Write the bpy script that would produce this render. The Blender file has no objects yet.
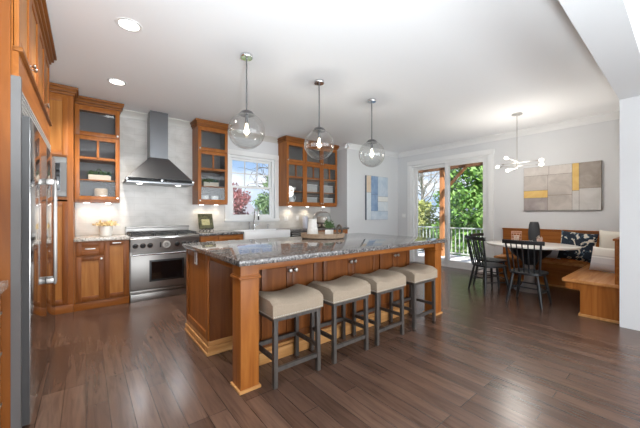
import bpy, bmesh, math, random
from mathutils import Vector, Matrix
random.seed(7)
PI = math.pi
S = bpy.context.scene
COL = S.collection

# ------------------------------------------------------------------ camera
cam_d = bpy.data.cameras.new('camera'); cam = bpy.data.objects.new('camera', cam_d); COL.objects.link(cam)
cam.location = (0, 0, 1.25)
cam.rotation_euler = (PI/2, 0, -math.atan2(234, 294))
cam_d.sensor_width = 36; cam_d.lens = 294/640*36; cam_d.shift_y = -0.0011
cam_d.clip_start = 0.02; cam_d.clip_end = 300
S.camera = cam

# ------------------------------------------------------------------ exposure
S.view_settings.view_transform = 'Standard'
try: S.view_settings.look = 'None'
except Exception: pass
S.view_settings.gamma = 1; S.view_settings.use_curve_mapping = False
S.view_settings.exposure = 0.18
S.cycles.use_denoising = True
S.cycles.max_bounces = 10; S.cycles.transparent_max_bounces = 16
S.cycles.caustics_reflective = False; S.cycles.caustics_refractive = False

# ------------------------------------------------------------------ world: blue sky with soft clouds
W = bpy.data.worlds.new('sky'); S.world = W; W.use_nodes = True
nt = W.node_tree; nt.nodes.clear()
def wn(t): return nt.nodes.new(t)
out = wn('ShaderNodeOutputWorld'); bg = wn('ShaderNodeBackground'); tc = wn('ShaderNodeTexCoord')
sep = wn('ShaderNodeSeparateXYZ'); rmp = wn('ShaderNodeValToRGB'); nz = wn('ShaderNodeTexNoise'); cr = wn('ShaderNodeValToRGB')
mp = wn('ShaderNodeMapping'); mx = wn('ShaderNodeMix'); mx.data_type = 'RGBA'
nt.links.new(tc.outputs['Generated'], sep.inputs[0]); nt.links.new(sep.outputs['Z'], rmp.inputs[0])
rmp.color_ramp.elements[0].position = 0.0; rmp.color_ramp.elements[0].color = (.48, .68, .93, 1)
rmp.color_ramp.elements[1].position = 0.55; rmp.color_ramp.elements[1].color = (.16, .36, .80, 1)
nt.links.new(tc.outputs['Generated'], mp.inputs[0]); mp.inputs['Scale'].default_value = (3, 3, 7)
nt.links.new(mp.outputs[0], nz.inputs['Vector']); nz.inputs['Scale'].default_value = 1.4; nz.inputs['Detail'].default_value = 6
nt.links.new(nz.outputs['Fac'], cr.inputs[0])
cr.color_ramp.elements[0].position = .45; cr.color_ramp.elements[0].color = (0, 0, 0, 1)
cr.color_ramp.elements[1].position = .64; cr.color_ramp.elements[1].color = (1, 1, 1, 1)
nt.links.new(cr.outputs[0], mx.inputs[0]); nt.links.new(rmp.outputs[0], mx.inputs[6]); mx.inputs[7].default_value = (1.15, 1.17, 1.22, 1)
nt.links.new(mx.outputs[2], bg.inputs[0]); bg.inputs[1].default_value = 1.0
nt.links.new(bg.outputs[0], out.inputs[0])

# ------------------------------------------------------------------ sun, plus unseen fill and bounced-flash lamps added to brighten the room
def lamp(name, kind, loc, energy, color=(1, 1, 1), rot=(0, 0, 0), parent=None, **kw):
    d = bpy.data.lights.new(name, kind); d.energy = energy; d.color = color
    for k, v in kw.items(): setattr(d, k, v)
    o = bpy.data.objects.new(name, d); COL.objects.link(o); o.location = loc; o.rotation_euler = rot
    if parent: o.parent = parent
    return o
sun = lamp('sun', 'SUN', (0, 0, 20), 9, (1, .96, .90))
sun.rotation_euler = Vector((.38, .62, -.80)).to_track_quat('-Z', 'Y').to_euler()
sun.data.angle = 0.01
REAR_FILL = lamp('rear_fill_light', 'AREA', (2.9, -3.75, 1.35), 225, (.90, .955, 1), shape='RECTANGLE', size=6.4, size_y=2.3)  # unseen fill lamp added behind the camera; the rear wall has no opening
REAR_FILL.rotation_euler = Vector((0, 1, .16)).to_track_quat('-Z', 'Z').to_euler()
SIDE_FILL = lamp('side_fill_light', 'AREA', (-2.3, -1.6, 1.55), 6, (.90, .955, 1), shape='RECTANGLE', size=3.2, size_y=2.2)  # weak unseen fill lamp added at the side, no window there
SIDE_FILL.rotation_euler = Vector((1, .35, .16)).to_track_quat('-Z', 'Z').to_euler()

FL = lamp('bounced_photo_light', 'AREA', (.8, -3.1, .45), 90, (.90, .955, 1), shape='RECTANGLE', size=5.0, size_y=1.4)
FL.rotation_euler = Vector((.02, .70, .70)).to_track_quat('-Z', 'Y').to_euler()

CF = lamp('camera_flash_bounce', 'SPOT', (.30, -.08, 1.42), 350, (.86, .94, 1), spot_size=2.45, spot_blend=.35, shadow_soft_size=.12)
CF.rotation_euler = Vector((.20, .48, .84)).to_track_quat('-Z', 'Y').to_euler()

# ------------------------------------------------------------------ materials
def mat(name, col=(.8, .8, .8), rough=.5, metal=0, **kw):
    m = bpy.data.materials.new(name); m.use_nodes = True
    b = m.node_tree.nodes['Principled BSDF']
    b.inputs['Base Color'].default_value = (*col, 1); b.inputs['Roughness'].default_value = rough; b.inputs['Metallic'].default_value = metal
    for k, v in kw.items(): b.inputs[k.replace('_', ' ')].default_value = v
    return m
def NN(m, t): return m.node_tree.nodes.new(t)
def LK(m, a, b): m.node_tree.links.new(a, b)
def BS(m): return m.node_tree.nodes['Principled BSDF']
def ramp(m, stops):
    r = NN(m, 'ShaderNodeValToRGB'); e = r.color_ramp.elements
    while len(e) < len(stops): e.new(.5)
    for i, (p, c) in enumerate(stops): e[i].position = p; e[i].color = (*c, 1)
    return r
def noise_color(m, scale, stops, sc=(1, 1, 1), detail=4, dist=0, rnd=0, coord='Object'):
    t = NN(m, 'ShaderNodeTexCoord'); p = NN(m, 'ShaderNodeMapping'); n = NN(m, 'ShaderNodeTexNoise')
    LK(m, t.outputs[coord], p.inputs[0]); p.inputs['Scale'].default_value = sc
    if rnd:
        oi = NN(m, 'ShaderNodeObjectInfo'); v = NN(m, 'ShaderNodeMath'); v.operation = 'MULTIPLY'; v.inputs[1].default_value = rnd
        LK(m, oi.outputs['Random'], v.inputs[0]); LK(m, v.outputs[0], p.inputs['Location'])
    LK(m, p.outputs[0], n.inputs['Vector']); n.inputs['Scale'].default_value = scale; n.inputs['Detail'].default_value = detail; n.inputs['Distortion'].default_value = dist
    r = ramp(m, stops); LK(m, n.outputs['Fac'], r.inputs[0])
    return r, n
def bump(m, src, strength, dist=.01):
    b = NN(m, 'ShaderNodeBump'); b.inputs['Strength'].default_value = strength; b.inputs['Distance'].default_value = dist
    LK(m, src, b.inputs['Height']); LK(m, b.outputs[0], BS(m).inputs['Normal'])
def wood(name, dark, mid, light, axis=2, rough=.36, k=1.0):
    m = mat(name, mid, rough)
    sc = [9*k, 9*k, 9*k]; sc[axis] = .7*k
    r, n = noise_color(m, 1.6, [(.28, dark), (.5, mid), (.74, light)], sc, 7, 1.2, 20)
    LK(m, r.outputs[0], BS(m).inputs['Base Color'])
    BS(m).inputs['Specular IOR Level'].default_value = .22; BS(m).inputs['Coat Weight'].default_value = .03; BS(m).inputs['Coat Roughness'].default_value = .15
    return m
WD, WM, WL = (.235, .070, .012), (.315, .104, .020), (.395, .145, .032)
oakv = wood('honey_wood', WD, WM, WL, 2)
oakx = wood('honey_wood_long', WD, WM, WL, 0)
oaky = wood('honey_wood_deep', WD, WM, WL, 1)
panelv = wood('honey_wood_panel', (.34, .125, .026), (.42, .17, .040), (.49, .215, .06), 2)
shade_v = wood('shaded_wood', (.11, .034, .009), (.16, .050, .013), (.21, .072, .02), 2)  # honey wood darkened: shade under the island overhang is in the colour
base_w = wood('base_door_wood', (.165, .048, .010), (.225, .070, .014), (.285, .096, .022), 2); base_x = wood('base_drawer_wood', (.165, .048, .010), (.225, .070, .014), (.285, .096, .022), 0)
door_w = wood('shaded_door_wood', (.135, .042, .010), (.185, .058, .014), (.24, .08, .02), 2)  # door panels darkened too, for the shade below the counter
gold = wood('pale_honey_wood', (.40, .18, .058), (.52, .26, .09), (.62, .34, .14), 0)
crown_w = wood('crown_wood', (.15, .05, .011), (.235, .082, .018), (.31, .115, .028), 0)
cedar = wood('cedar', (.34, .13, .05), (.50, .22, .09), (.62, .32, .15), 2, .7)
cedar_d = wood('cedar_dark', (.10, .045, .022), (.17, .08, .04), (.25, .12, .06), 0, .7)

paint = mat('wall_paint', (.68, .685, .69), .6)
ceilm = mat('ceiling_paint', (.93, .93, .93), .8)
trimm = mat('white_trim', (.80, .80, .79), .35)
white = mat('white_ceramic', (.78, .77, .74), .3)
sinkm = mat('sink_white', (.82, .83, .84), .2)
cream = mat('cream_ceramic', (.66, .58, .46), .5)
black = mat('black_paint', (.007, .0075, .009), .40)
blackgl = mat('black_glass', (.006, .006, .007), .06)
iron = mat('cast_iron', (.02, .02, .02), .55)
steel = mat('stainless_steel', (.30, .285, .27), .34, 1)
steel_d = mat('hood_steel', (.20, .205, .215), .30, 1)
mirror_st = mat('polished_stainless', (.46, .45, .445), .11, 1)
chrome = mat('chrome', (.72, .72, .73), .12, 1)
nickel = mat('brushed_nickel', (.55, .53, .50), .28, 1)
greyw = mat('grey_stool_wood', (.15, .14, .135), .5)
r, n = noise_color(greyw, 2, [(.3, (.036, .029, .025)), (.7, (.080, .067, .059))], (14, 14, 1.2), 5); LK(greyw, r.outputs[0], BS(greyw).inputs['Base Color'])
fabric = mat('beige_linen', (.42, .36, .29), .9)
r, n = noise_color(fabric, 160, [(.3, (.285, .225, .165)), (.7, (.40, .32, .24))], (1, 1, 1), 3); LK(fabric, r.outputs[0], BS(fabric).inputs['Base Color']); bump(fabric, n.outputs['Fac'], .3, .002)
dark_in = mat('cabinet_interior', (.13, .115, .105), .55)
leafm = mat('houseplant_leaf', (.065, .125, .04), .6)
leaf2 = mat('blue_leaf', (.06, .16, .16), .5)
outletm = mat('outlet_plastic', (.75, .74, .72), .35)

# thin clear glass: a transparent sheet with a view-angle sheen
def thin_glass(name, tint=(1, 1, 1), base=.04, edge=.5, rough=0.0, power=.35):
    m = bpy.data.materials.new(name); m.use_nodes = True; t = m.node_tree; t.nodes.clear()
    o = t.nodes.new('ShaderNodeOutputMaterial'); a = t.nodes.new('ShaderNodeBsdfTransparent'); g = t.nodes.new('ShaderNodeBsdfGlossy')
    x = t.nodes.new('ShaderNodeMixShader'); l = t.nodes.new('ShaderNodeLayerWeight'); q = t.nodes.new('ShaderNodeMapRange')
    a.inputs[0].default_value = (*tint, 1); g.inputs['Roughness'].default_value = rough; l.inputs['Blend'].default_value = power
    t.links.new(l.outputs['Facing'], q.inputs[0]); q.inputs['To Min'].default_value = base; q.inputs['To Max'].default_value = edge
    t.links.new(q.outputs[0], x.inputs[0]); t.links.new(a.outputs[0], x.inputs[1]); t.links.new(g.outputs[0], x.inputs[2]); t.links.new(x.outputs[0], o.inputs[0])
    return m
pane_m = thin_glass('window_glass', (1, 1, 1), .02, .25)
cabglass = thin_glass('cabinet_glass', (.93, .94, .95), .02, .3)
globe_m = thin_glass('globe_glass', (.93, .935, .93), .04, .75, 0, .30)
jar_m = thin_glass('jar_glass', (.92, .94, .95), .06, .7)
def emit(name, col, st):
    m = bpy.data.materials.new(name); m.use_nodes = True; b = BS(m)
    b.inputs['Base Color'].default_value = (*col, 1); b.inputs['Emission Color'].default_value = (*col, 1); b.inputs['Emission Strength'].default_value = st
    return m
lamp_lens = emit('lit_downlight', (1, .97, .92), 6)
bulb_m = emit('lit_filament_bulb', (1, .84, .6), 7)
opal_m = emit('lit_opal_bulb', (1, .95, .85), 1.5)

# floor planks
floorm = mat('dark_hardwood', (.1, .06, .04), .25)
t = NN(floorm, 'ShaderNodeTexCoord'); sp = NN(floorm, 'ShaderNodeSeparateXYZ'); cb = NN(floorm, 'ShaderNodeCombineXYZ'); br = NN(floorm, 'ShaderNodeTexBrick')
LK(floorm, t.outputs['Object'], sp.inputs[0]); LK(floorm, sp.outputs['Y'], cb.inputs['X']); LK(floorm, sp.outputs['X'], cb.inputs['Y']); LK(floorm, cb.outputs[0], br.inputs['Vector'])
br.offset = .37; br.offset_frequency = 3; br.squash = 1
br.inputs['Scale'].default_value = 1; br.inputs['Brick Width'].default_value = .92; br.inputs['Row Height'].default_value = .118
br.inputs['Mortar Size'].default_value = .0024; br.inputs['Mortar Smooth'].default_value = .3; br.inputs['Bias'].default_value = 0
br.inputs['Color1'].default_value = (.078, .042, .029, 1); br.inputs['Color2'].default_value = (.138, .080, .056, 1); br.inputs['Mortar'].default_value = (.044, .025, .017, 1)
r, n = noise_color(floorm, 1.0, [(.28, (.48, .45, .43)), (.52, (1, 1, 1)), (.8, (1.35, 1.32, 1.3))], (26, 2.2, 1), 7, 1.4)
mxf = NN(floorm, 'ShaderNodeMix'); mxf.data_type = 'RGBA'; mxf.blend_type = 'MULTIPLY'; mxf.inputs[0].default_value = .7
LK(floorm, br.outputs['Color'], mxf.inputs[6]); LK(floorm, r.outputs[0], mxf.inputs[7]); LK(floorm, mxf.outputs[2], BS(floorm).inputs['Base Color'])
r2, n2 = noise_color(floorm, 1.0, [(.35, (0, 0, 0)), (.7, (1, 1, 1))], (5, 1.6, 1), 3, .6)
bump(floorm, n2.outputs['Fac'], .12, .02)
BS(floorm).inputs['Specular IOR Level'].default_value = .6

# granite
def granite_mat(name, lo, mid, hi, dk=.5):
    m = mat(name, mid, .07)
    r, n = noise_color(m, 58, [(.34, lo), (.47, mid), (.62, hi), (.78, (.58, .55, .52))], (1, 1, 1), 8, .8)
    t = NN(m, 'ShaderNodeTexCoord'); v = NN(m, 'ShaderNodeTexVoronoi'); LK(m, t.outputs['Object'], v.inputs['Vector']); v.inputs['Scale'].default_value = 120
    r2 = ramp(m, [(.0, (.25, .22, .2)), (.35, (1, 1, 1))]); LK(m, v.outputs['Color'], r2.inputs[0])
    x = NN(m, 'ShaderNodeMix'); x.data_type = 'RGBA'; x.blend_type = 'MULTIPLY'; x.inputs[0].default_value = dk
    LK(m, r.outputs[0], x.inputs[6]); LK(m, r2.outputs[0], x.inputs[7]); LK(m, x.outputs[2], BS(m).inputs['Base Color'])
    return m
granite = granite_mat('grey_granite', (.022, .020, .020), (.11, .10, .097), (.27, .25, .235), .6)
granite_l = granite_mat('pale_granite', (.16, .13, .10), (.46, .42, .37), (.70, .65, .60), .5)

# marble-look splash tiles
splash = mat('marble_tile', (.6, .57, .53), .28)
r, n = noise_color(splash, 2.3, [(.3, (.50, .475, .44)), (.55, (.62, .595, .56)), (.75, (.68, .66, .63))], (1, 1, 1.4), 8, 1.5)
t = NN(splash, 'ShaderNodeTexCoord'); sp = NN(splash, 'ShaderNodeSeparateXYZ'); cb = NN(splash, 'ShaderNodeCombineXYZ'); br = NN(splash, 'ShaderNodeTexBrick')
LK(splash, t.outputs['Object'], sp.inputs[0]); LK(splash, sp.outputs['X'], cb.inputs['X']); LK(splash, sp.outputs['Z'], cb.inputs['Y']); LK(splash, cb.outputs[0], br.inputs['Vector'])
br.inputs['Scale'].default_value = 1; br.inputs['Brick Width'].default_value = .30; br.inputs['Row Height'].default_value = .10; br.inputs['Mortar Size'].default_value = .0016
br.inputs['Color1'].default_value = (1, 1, 1, 1); br.inputs['Color2'].default_value = (.95, .95, .95, 1); br.inputs['Mortar'].default_value = (.80, .79, .77, 1)
x = NN(splash, 'ShaderNodeMix'); x.data_type = 'RGBA'; x.blend_type = 'MULTIPLY'; x.inputs[0].default_value = 1
LK(splash, r.outputs[0], x.inputs[6]); LK(splash, br.outputs['Color'], x.inputs[7]); LK(splash, x.outputs[2], BS(splash).inputs['Base Color'])

# ------------------------------------------------------------------ mesh helper
class MB:
    def __init__(s): s.bm = bmesh.new(); s.mi = 0
    def _f(s, vs, smooth=False):
        try: f = s.bm.faces.new(vs)
        except ValueError: return None
        f.smooth = smooth; f.material_index = s.mi; return f
    def box(s, x0, x1, y0, y1, z0, z1, bev=0, M=None):
        x0, x1 = sorted((x0, x1)); y0, y1 = sorted((y0, y1)); z0, z1 = sorted((z0, z1))
        P = [(x0, y0, z0), (x1, y0, z0), (x1, y1, z0), (x0, y1, z0), (x0, y0, z1), (x1, y0, z1), (x1, y1, z1), (x0, y1, z1)]
        v = [s.bm.verts.new(M @ Vector(p) if M else p) for p in P]
        fs = [s._f([v[i] for i in q]) for q in ((3, 2, 1, 0), (4, 5, 6, 7), (0, 1, 5, 4), (1, 2, 6, 5), (2, 3, 7, 6), (3, 0, 4, 7))]
        if bev:
            ed = list({e for f in fs for e in f.edges})
            bmesh.ops.bevel(s.bm, geom=ed, offset=bev, segments=2, affect='EDGES', profile=.6)
        return s
    def prism(s, poly, a, b, axis=2, bev=0):
        # poly: 2-D points; axis the extrusion axis: 2 -> (x,y), 1 -> (x,z), 0 -> (y,z)
        def p3(p, h): return {2: (p[0], p[1], h), 1: (p[0], h, p[1]), 0: (h, p[0], p[1])}[axis]
        A = [s.bm.verts.new(p3(p, a)) for p in poly]; B = [s.bm.verts.new(p3(p, b)) for p in poly]
        n = len(poly); fs = [s._f(A[::-1]), s._f(B)]
        fs += [s._f([A[i], A[(i+1) % n], B[(i+1) % n], B[i]]) for i in range(n)]
        bmesh.ops.recalc_face_normals(s.bm, faces=[f for f in fs if f])
        if bev:
            ed = list({e for f in fs[:2] for e in f.edges}); bmesh.ops.bevel(s.bm, geom=ed, offset=bev, segments=2, affect='EDGES', profile=.6)
        return s
    def lathe(s, prof, o=(0, 0, 0), ax=(0, 0, 1), n=20, sx=1, sy=1):
        o = Vector(o); ax = Vector(ax).normalized(); q = Vector((0, 0, 1)).rotation_difference(ax)
        rings = []
        for r, h in prof:
            if r < 1e-6: rings.append([s.bm.verts.new(o + q @ Vector((0, 0, h)))])
            else: rings.append([s.bm.verts.new(o + q @ Vector((r*sx*math.cos(2*PI*i/n), r*sy*math.sin(2*PI*i/n), h))) for i in range(n)])
        fs = []
        for A, B in zip(rings, rings[1:]):
            for i in range(n):
                j = (i+1) % n
                if len(A) == 1 and len(B) == 1: break
                if len(A) == 1: fs.append(s._f([A[0], B[j], B[i]], True))
                elif len(B) == 1: fs.append(s._f([A[i], A[j], B[0]], True))
                else: fs.append(s._f([A[i], A[j], B[j], B[i]], True))
        bmesh.ops.recalc_face_normals(s.bm, faces=[f for f in fs if f])
        return s
    def rod(s, p0, p1, r0, r1=None, n=10):
        r1 = r0 if r1 is None else r1; p0 = Vector(p0); p1 = Vector(p1); L = (p1-p0).length
        return s.lathe([(0, 0), (r0, 0), (r1, L), (0, L)], p0, p1-p0, n)
    def turned(s, p0, p1, prof, n=10):   # prof: (fraction, radius)
        p0 = Vector(p0); p1 = Vector(p1); L = (p1-p0).length
        return s.lathe([(0, 0)] + [(r, f*L) for f, r in prof] + [(0, L)], p0, p1-p0, n)
    def tube(s, pts, r, n=8, rads=None):
        pts = [Vector(p) for p in pts]; rings = []
        for i, p in enumerate(pts):
            d = (pts[min(i+1, len(pts)-1)] - pts[max(i-1, 0)]).normalized(); q = Vector((0, 0, 1)).rotation_difference(d); rr = rads[i] if rads else r
            rings.append([s.bm.verts.new(p + q @ Vector((rr*math.cos(2*PI*k/n), rr*math.sin(2*PI*k/n), 0))) for k in range(n)])
        fs = []
        for A, B in zip(rings, rings[1:]):
            best = min(range(n), key=lambda o: sum((A[k].co-B[(k+o) % n].co).length for k in range(0, n, 2)))
            for k in range(n): fs.append(s._f([A[k], A[(k+1) % n], B[(k+1+best) % n], B[(k+best) % n]], True))
        fs.append(s._f(rings[0][::-1])); fs.append(s._f(rings[-1]))
        bmesh.ops.recalc_face_normals(s.bm, faces=[f for f in fs if f])
        return s
    def bar(s, p0, p1, w, d, up=(0, 0, 1), bev=0):   # square bar from p0 to p1
        p0 = Vector(p0); p1 = Vector(p1); z = (p1-p0).normalized(); u = Vector(up)
        if abs(z.dot(u)) > .98: u = Vector((0, 1, 0))
        x = u.cross(z).normalized(); y = z.cross(x)
        M = Matrix((x, y, z)).transposed().to_4x4(); M.translation = p0
        return s.box(-w/2, w/2, -d/2, d/2, 0, (p1-p0).length, bev, M)
    def quad(s, *pts, smooth=False): return s._f([s.bm.verts.new(p) for p in pts], smooth)
    def leaves(s, n, fn, size, flat=0):
        for _ in range(n):
            p = Vector(fn()); a = Vector((random.gauss(0, 1), random.gauss(0, 1), random.gauss(0, 1)*(1-flat))).normalized()
            b = a.cross(Vector((random.gauss(0, 1), random.gauss(0, 1), random.gauss(0, 1)))).normalized(); k = size*random.uniform(.6, 1.3)
            s.quad(p-a*k, p-b*k*.45, p+a*k, p+b*k*.45)
        return s
    def build(s, name, m, parent=None, label=None, cat=None, group=None, kind=None, loc=None, rotz=0, rot=None):
        me = bpy.data.meshes.new(name); s.bm.to_mesh(me); s.bm.free()
        for mm in (m if isinstance(m, (list, tuple)) else [m]): me.materials.append(mm)
        try: me.set_sharp_from_angle(angle=math.radians(42))
        except Exception: pass
        o = bpy.data.objects.new(name, me); COL.objects.link(o)
        if parent: o.parent = parent
        if loc: o.location = loc
        o.rotation_euler = rot or (0, 0, rotz)
        tag(o, label, cat, group, kind)
        return o
def tag(o, label=None, cat=None, group=None, kind=None):
    if label: o['label'] = label
    if cat: o['category'] = cat
    if group: o['group'] = group
    if kind: o['kind'] = kind
    return o
def thing(name, label, cat, loc=(0, 0, 0), rotz=0, group=None):
    o = bpy.data.objects.new(name, None); COL.objects.link(o); o.location = loc; o.rotation_euler = (0, 0, rotz); o.empty_display_size = .1
    return tag(o, label, cat, group)
def copy_tree(o, parent=None):
    c = o.copy(); COL.objects.link(c)
    if parent: c.parent = parent
    for ch in list(o.children): copy_tree(ch, c)
    return c
def struct(name, mb, m, parent=None, **k):
    return mb.build(name, m, parent, kind=None if parent else 'structure', **k)

# ================================================================== THE ROOM SHELL
CE = 2.85
XL, XR, YB, YA, YF = -.95, 6.60, 5.50, 4.906, -4.0      # left wall, right wall, back wall, painting wall, far end behind the camera
struct('floor', MB().box(-2.6, XR+.2, YF-.1, YB+.15, -.08, 0), floorm)
struct('ceiling', MB().box(-2.6, XR+.2, YF-.1, YB+.15, CE, CE+.12), ceilm)
WX0, WX1, WZ0, WZ1 = 2.155, 3.135, 1.14, 2.385           # window opening
b = MB()
b.box(XL-.15, WX0, YB, YB+.15, 0, CE); b.box(WX1, 4.70, YB, YB+.15, 0, CE); b.box(WX0, WX1, YB, YB+.15, 0, WZ0); b.box(WX0, WX1, YB, YB+.15, WZ1, CE)
struct('wall_back', b, paint)
struct('wall_left', MB().box(XL-.15, XL, .24, YB, 0, CE), paint)
struct('wall_alcove', MB().box(4.70, XR+.15, YA, YB+.15, 0, CE), paint)
DY0, DY1, DZ = 2.62, 4.49, 2.48                           # sliding door opening
b = MB(); b.box(XR, XR+.15, .241, DY0, 0, CE); b.box(XR, XR+.15, DY1, YA, 0, CE); b.box(XR, XR+.15, DY0, DY1, DZ, CE)
struct('wall_right', b, paint)
struct('wall_stub', MB().box(4.60, XR, .241, .479, 0, 2.5), paint)
struct('beam', MB().box(XL, XR+.15, .241, .479, 2.5, CE), paint)
struct('wall_rear', MB().box(-2.6, XR+.2, YF-.15, YF, 0, CE), paint)
struct('wall_side', MB().box(XR, XR+.15, YF, .241, 0, CE), paint)
struct('wall_west', MB().box(-2.7, -2.55, YF, .24, 0, CE), paint)
struct('wall_jog', MB().box(-2.55, XL-.15, .24, .36, 0, CE), paint)
# tiled splash over the whole range wall, cut around the window
b = MB(); b.box(-.12, WX0-.1, YB-.012, YB, .93, 2.74); b.box(WX1+.1, 4.695, YB-.012, YB, .93, 1.5); b.box(WX0-.1, WX1+.1, YB-.012, YB, .93, WZ0-.06)
struct('wall_splash', b, splash)

# crown moulding
def crown_poly(h=.105, d=.085): return [(0, CE), (d, CE), (d, CE-.014), (d*.82, CE-.022), (d*.45, CE-h*.55), (d*.22, CE-h*.8), (d*.2, CE-h), (0, CE-h)]
CP = crown_poly()
struct('trim_1', MB().prism([(XR-p[0], p[1]) for p in CP], .479, YA, 1), trimm)
struct('trim_2', MB().prism([(YA-p[0], p[1]) for p in CP], 4.70-.085, XR, 0), trimm)
struct('trim_3', MB().prism([(4.70-p[0], p[1]) for p in CP], YA-.085, YB, 1), trimm)
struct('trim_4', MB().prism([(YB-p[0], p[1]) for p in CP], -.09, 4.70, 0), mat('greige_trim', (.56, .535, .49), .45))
struct('trim_5', MB().prism([(.241-p[0], p[1]) for p in CP], XL, XR, 0), trimm)
def base_poly(): return [(0, 0), (.016, 0), (.016, .10), (.010, .125), (0, .13)]
BP = base_poly()
struct('baseboard_right', MB().prism([(XR-p[0], p[1]) for p in BP], 2.36, 2.51, 1), trimm)
struct('baseboard_far_right', MB().prism([(XR-p[0], p[1]) for p in BP], 4.60, YA, 1), trimm)
struct('baseboard_alcove', MB().prism([(YA-p[0], p[1]) for p in BP], 4.70, XR, 0), trimm)

# window over the sink
win = thing('window_1', None, None, (0, 0, 0)); win['kind'] = 'structure'
b = MB(); cw = .095
b.box(WX0-cw, WX0, YB-.03, YB+.001, WZ0+.0005, WZ1-.0005, .004); b.box(WX1, WX1+cw, YB-.03, YB+.001, WZ0+.0005, WZ1-.0005, .004)
b.box(WX0-cw-.012, WX1+cw+.012, YB-.036, YB+.001, WZ1, WZ1+cw, .004); b.box(WX0-cw-.012, WX1+cw+.012, YB-.05, YB+.02, WZ0-.045, WZ0, .004)
b.build('casing', trimm, win)
b = MB(); f = .045
b.box(WX0, WX0+f, YB+.02, YB+.13, WZ0, WZ1); b.box(WX1-f, WX1, YB+.02, YB+.13, WZ0, WZ1); b.box(WX0+f, WX1-f, YB+.02, YB+.13, WZ1-f, WZ1); b.box(WX0+f, WX1-f, YB+.02, YB+.13, WZ0, WZ0+.03)
b.build('frame', trimm, win)
gx0, gx1 = WX0+f, WX1-f; zm = 1.775; s_ = .042
b = MB(); y0, y1 = YB+.08, YB+.115
b.box(gx0, gx0+s_, y0, y1, zm, WZ1-f); b.box(gx1-s_, gx1, y0, y1, zm, WZ1-f); b.box(gx0+s_, gx1-s_, y0, y1, WZ1-f-s_, WZ1-f); b.box(gx0+s_, gx1-s_, y0, y1, zm, zm+.025)
for k in (1, 2): xx = gx0+s_+(gx1-gx0-2*s_)*k/3; b.box(xx-.009, xx+.009, y0+.008, y1-.008, zm, WZ1-f)
zz = (zm+.025+WZ1-f-s_)/2; b.box(gx0+s_, gx1-s_, y0+.008, y1-.008, zz-.009, zz+.009)
up = b.build('upper_sash', trimm, win)
b = MB(); b.box(gx0+s_-.004, gx1-s_+.004, y0+.015, y0+.019, zm, WZ1-f-s_+.004); b.build('pane', pane_m, up)
b = MB(); y0, y1 = YB+.04, YB+.075
b.box(gx0, gx0+s_, y0, y1, WZ0+.03, zm+.02); b.box(gx1-s_, gx1, y0, y1, WZ0+.03, zm+.02); b.box(gx0+s_, gx1-s_, y0, y1, WZ0+.03, WZ0+.03+.055); b.box(gx0+s_, gx1-s_, y0, y1, zm-.022, zm+.02)
lo = b.build('lower_sash', trimm, win)
b = MB(); b.box(gx0+s_-.004, gx1-s_+.004, y0+.015, y0+.019, WZ0+.08, zm-.02); b.build('pane', pane_m, lo)

# sliding glass door
dr = thing('door_1', None, None, (0, 0, 0)); dr['kind'] = 'structure'
b = MB(); c = .105
b.box(XR-.022, XR+.001, DY0-c, DY0, 0, DZ-.0005, .004); b.box(XR-.022, XR+.001, DY1, DY1+c, 0, DZ-.0005, .004); b.box(XR-.028, XR+.001, DY0-c-.01, DY1+c+.01, DZ, DZ+c, .004)
b.build('casing', trimm, dr)
b = MB(); j = .045
b.box(XR+.001, XR+.15, DY0, DY0+j, 0, DZ); b.box(XR+.001, XR+.15, DY1-j, DY1, 0, DZ); b.box(XR+.001, XR+.15, DY0+j, DY1-j, DZ-.05, DZ); b.box(XR+.001, XR+.17, DY0+j, DY1-j, -.02, .035)
b.build('frame', trimm, dr)
def slider(y0, y1, x0, hside):
    b = MB(); w = .078; x1 = x0+.045; z0, z1 = .035, DZ-.05
    b.box(x0, x1, y0, y0+w, z0, z1, .004); b.box(x0, x1, y1-w, y1, z0, z1, .004); b.box(x0, x1, y0+w, y1-w, z1-w, z1, .004); b.box(x0, x1, y0+w, y1-w, z0, z0+.12, .004)
    p = b.build('door_panel', trimm, dr)
    MB().box(x0+.02, x0+.026, y0+w-.005, y1-w+.005, z0+.115, z1-w+.005).build('glass_pane', pane_m, p)
    if hside:
        b = MB(); yy = y1-w/2; b.bar((x0-.03, yy, .98), (x0-.03, yy, 1.2), .018, .014, bev=.004); b.bar((x0, yy, 1.0), (x0-.03, yy, 1.0), .014, .014); b.bar((x0, yy, 1.18), (x0-.03, yy, 1.18), .014, .014)
        b.build('handle', nickel, p)
mid = (DY0+DY1)/2
slider(DY0+j, mid+.04, XR+.02, True); slider(mid-.04, DY1-j, XR+.08, False)

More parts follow.
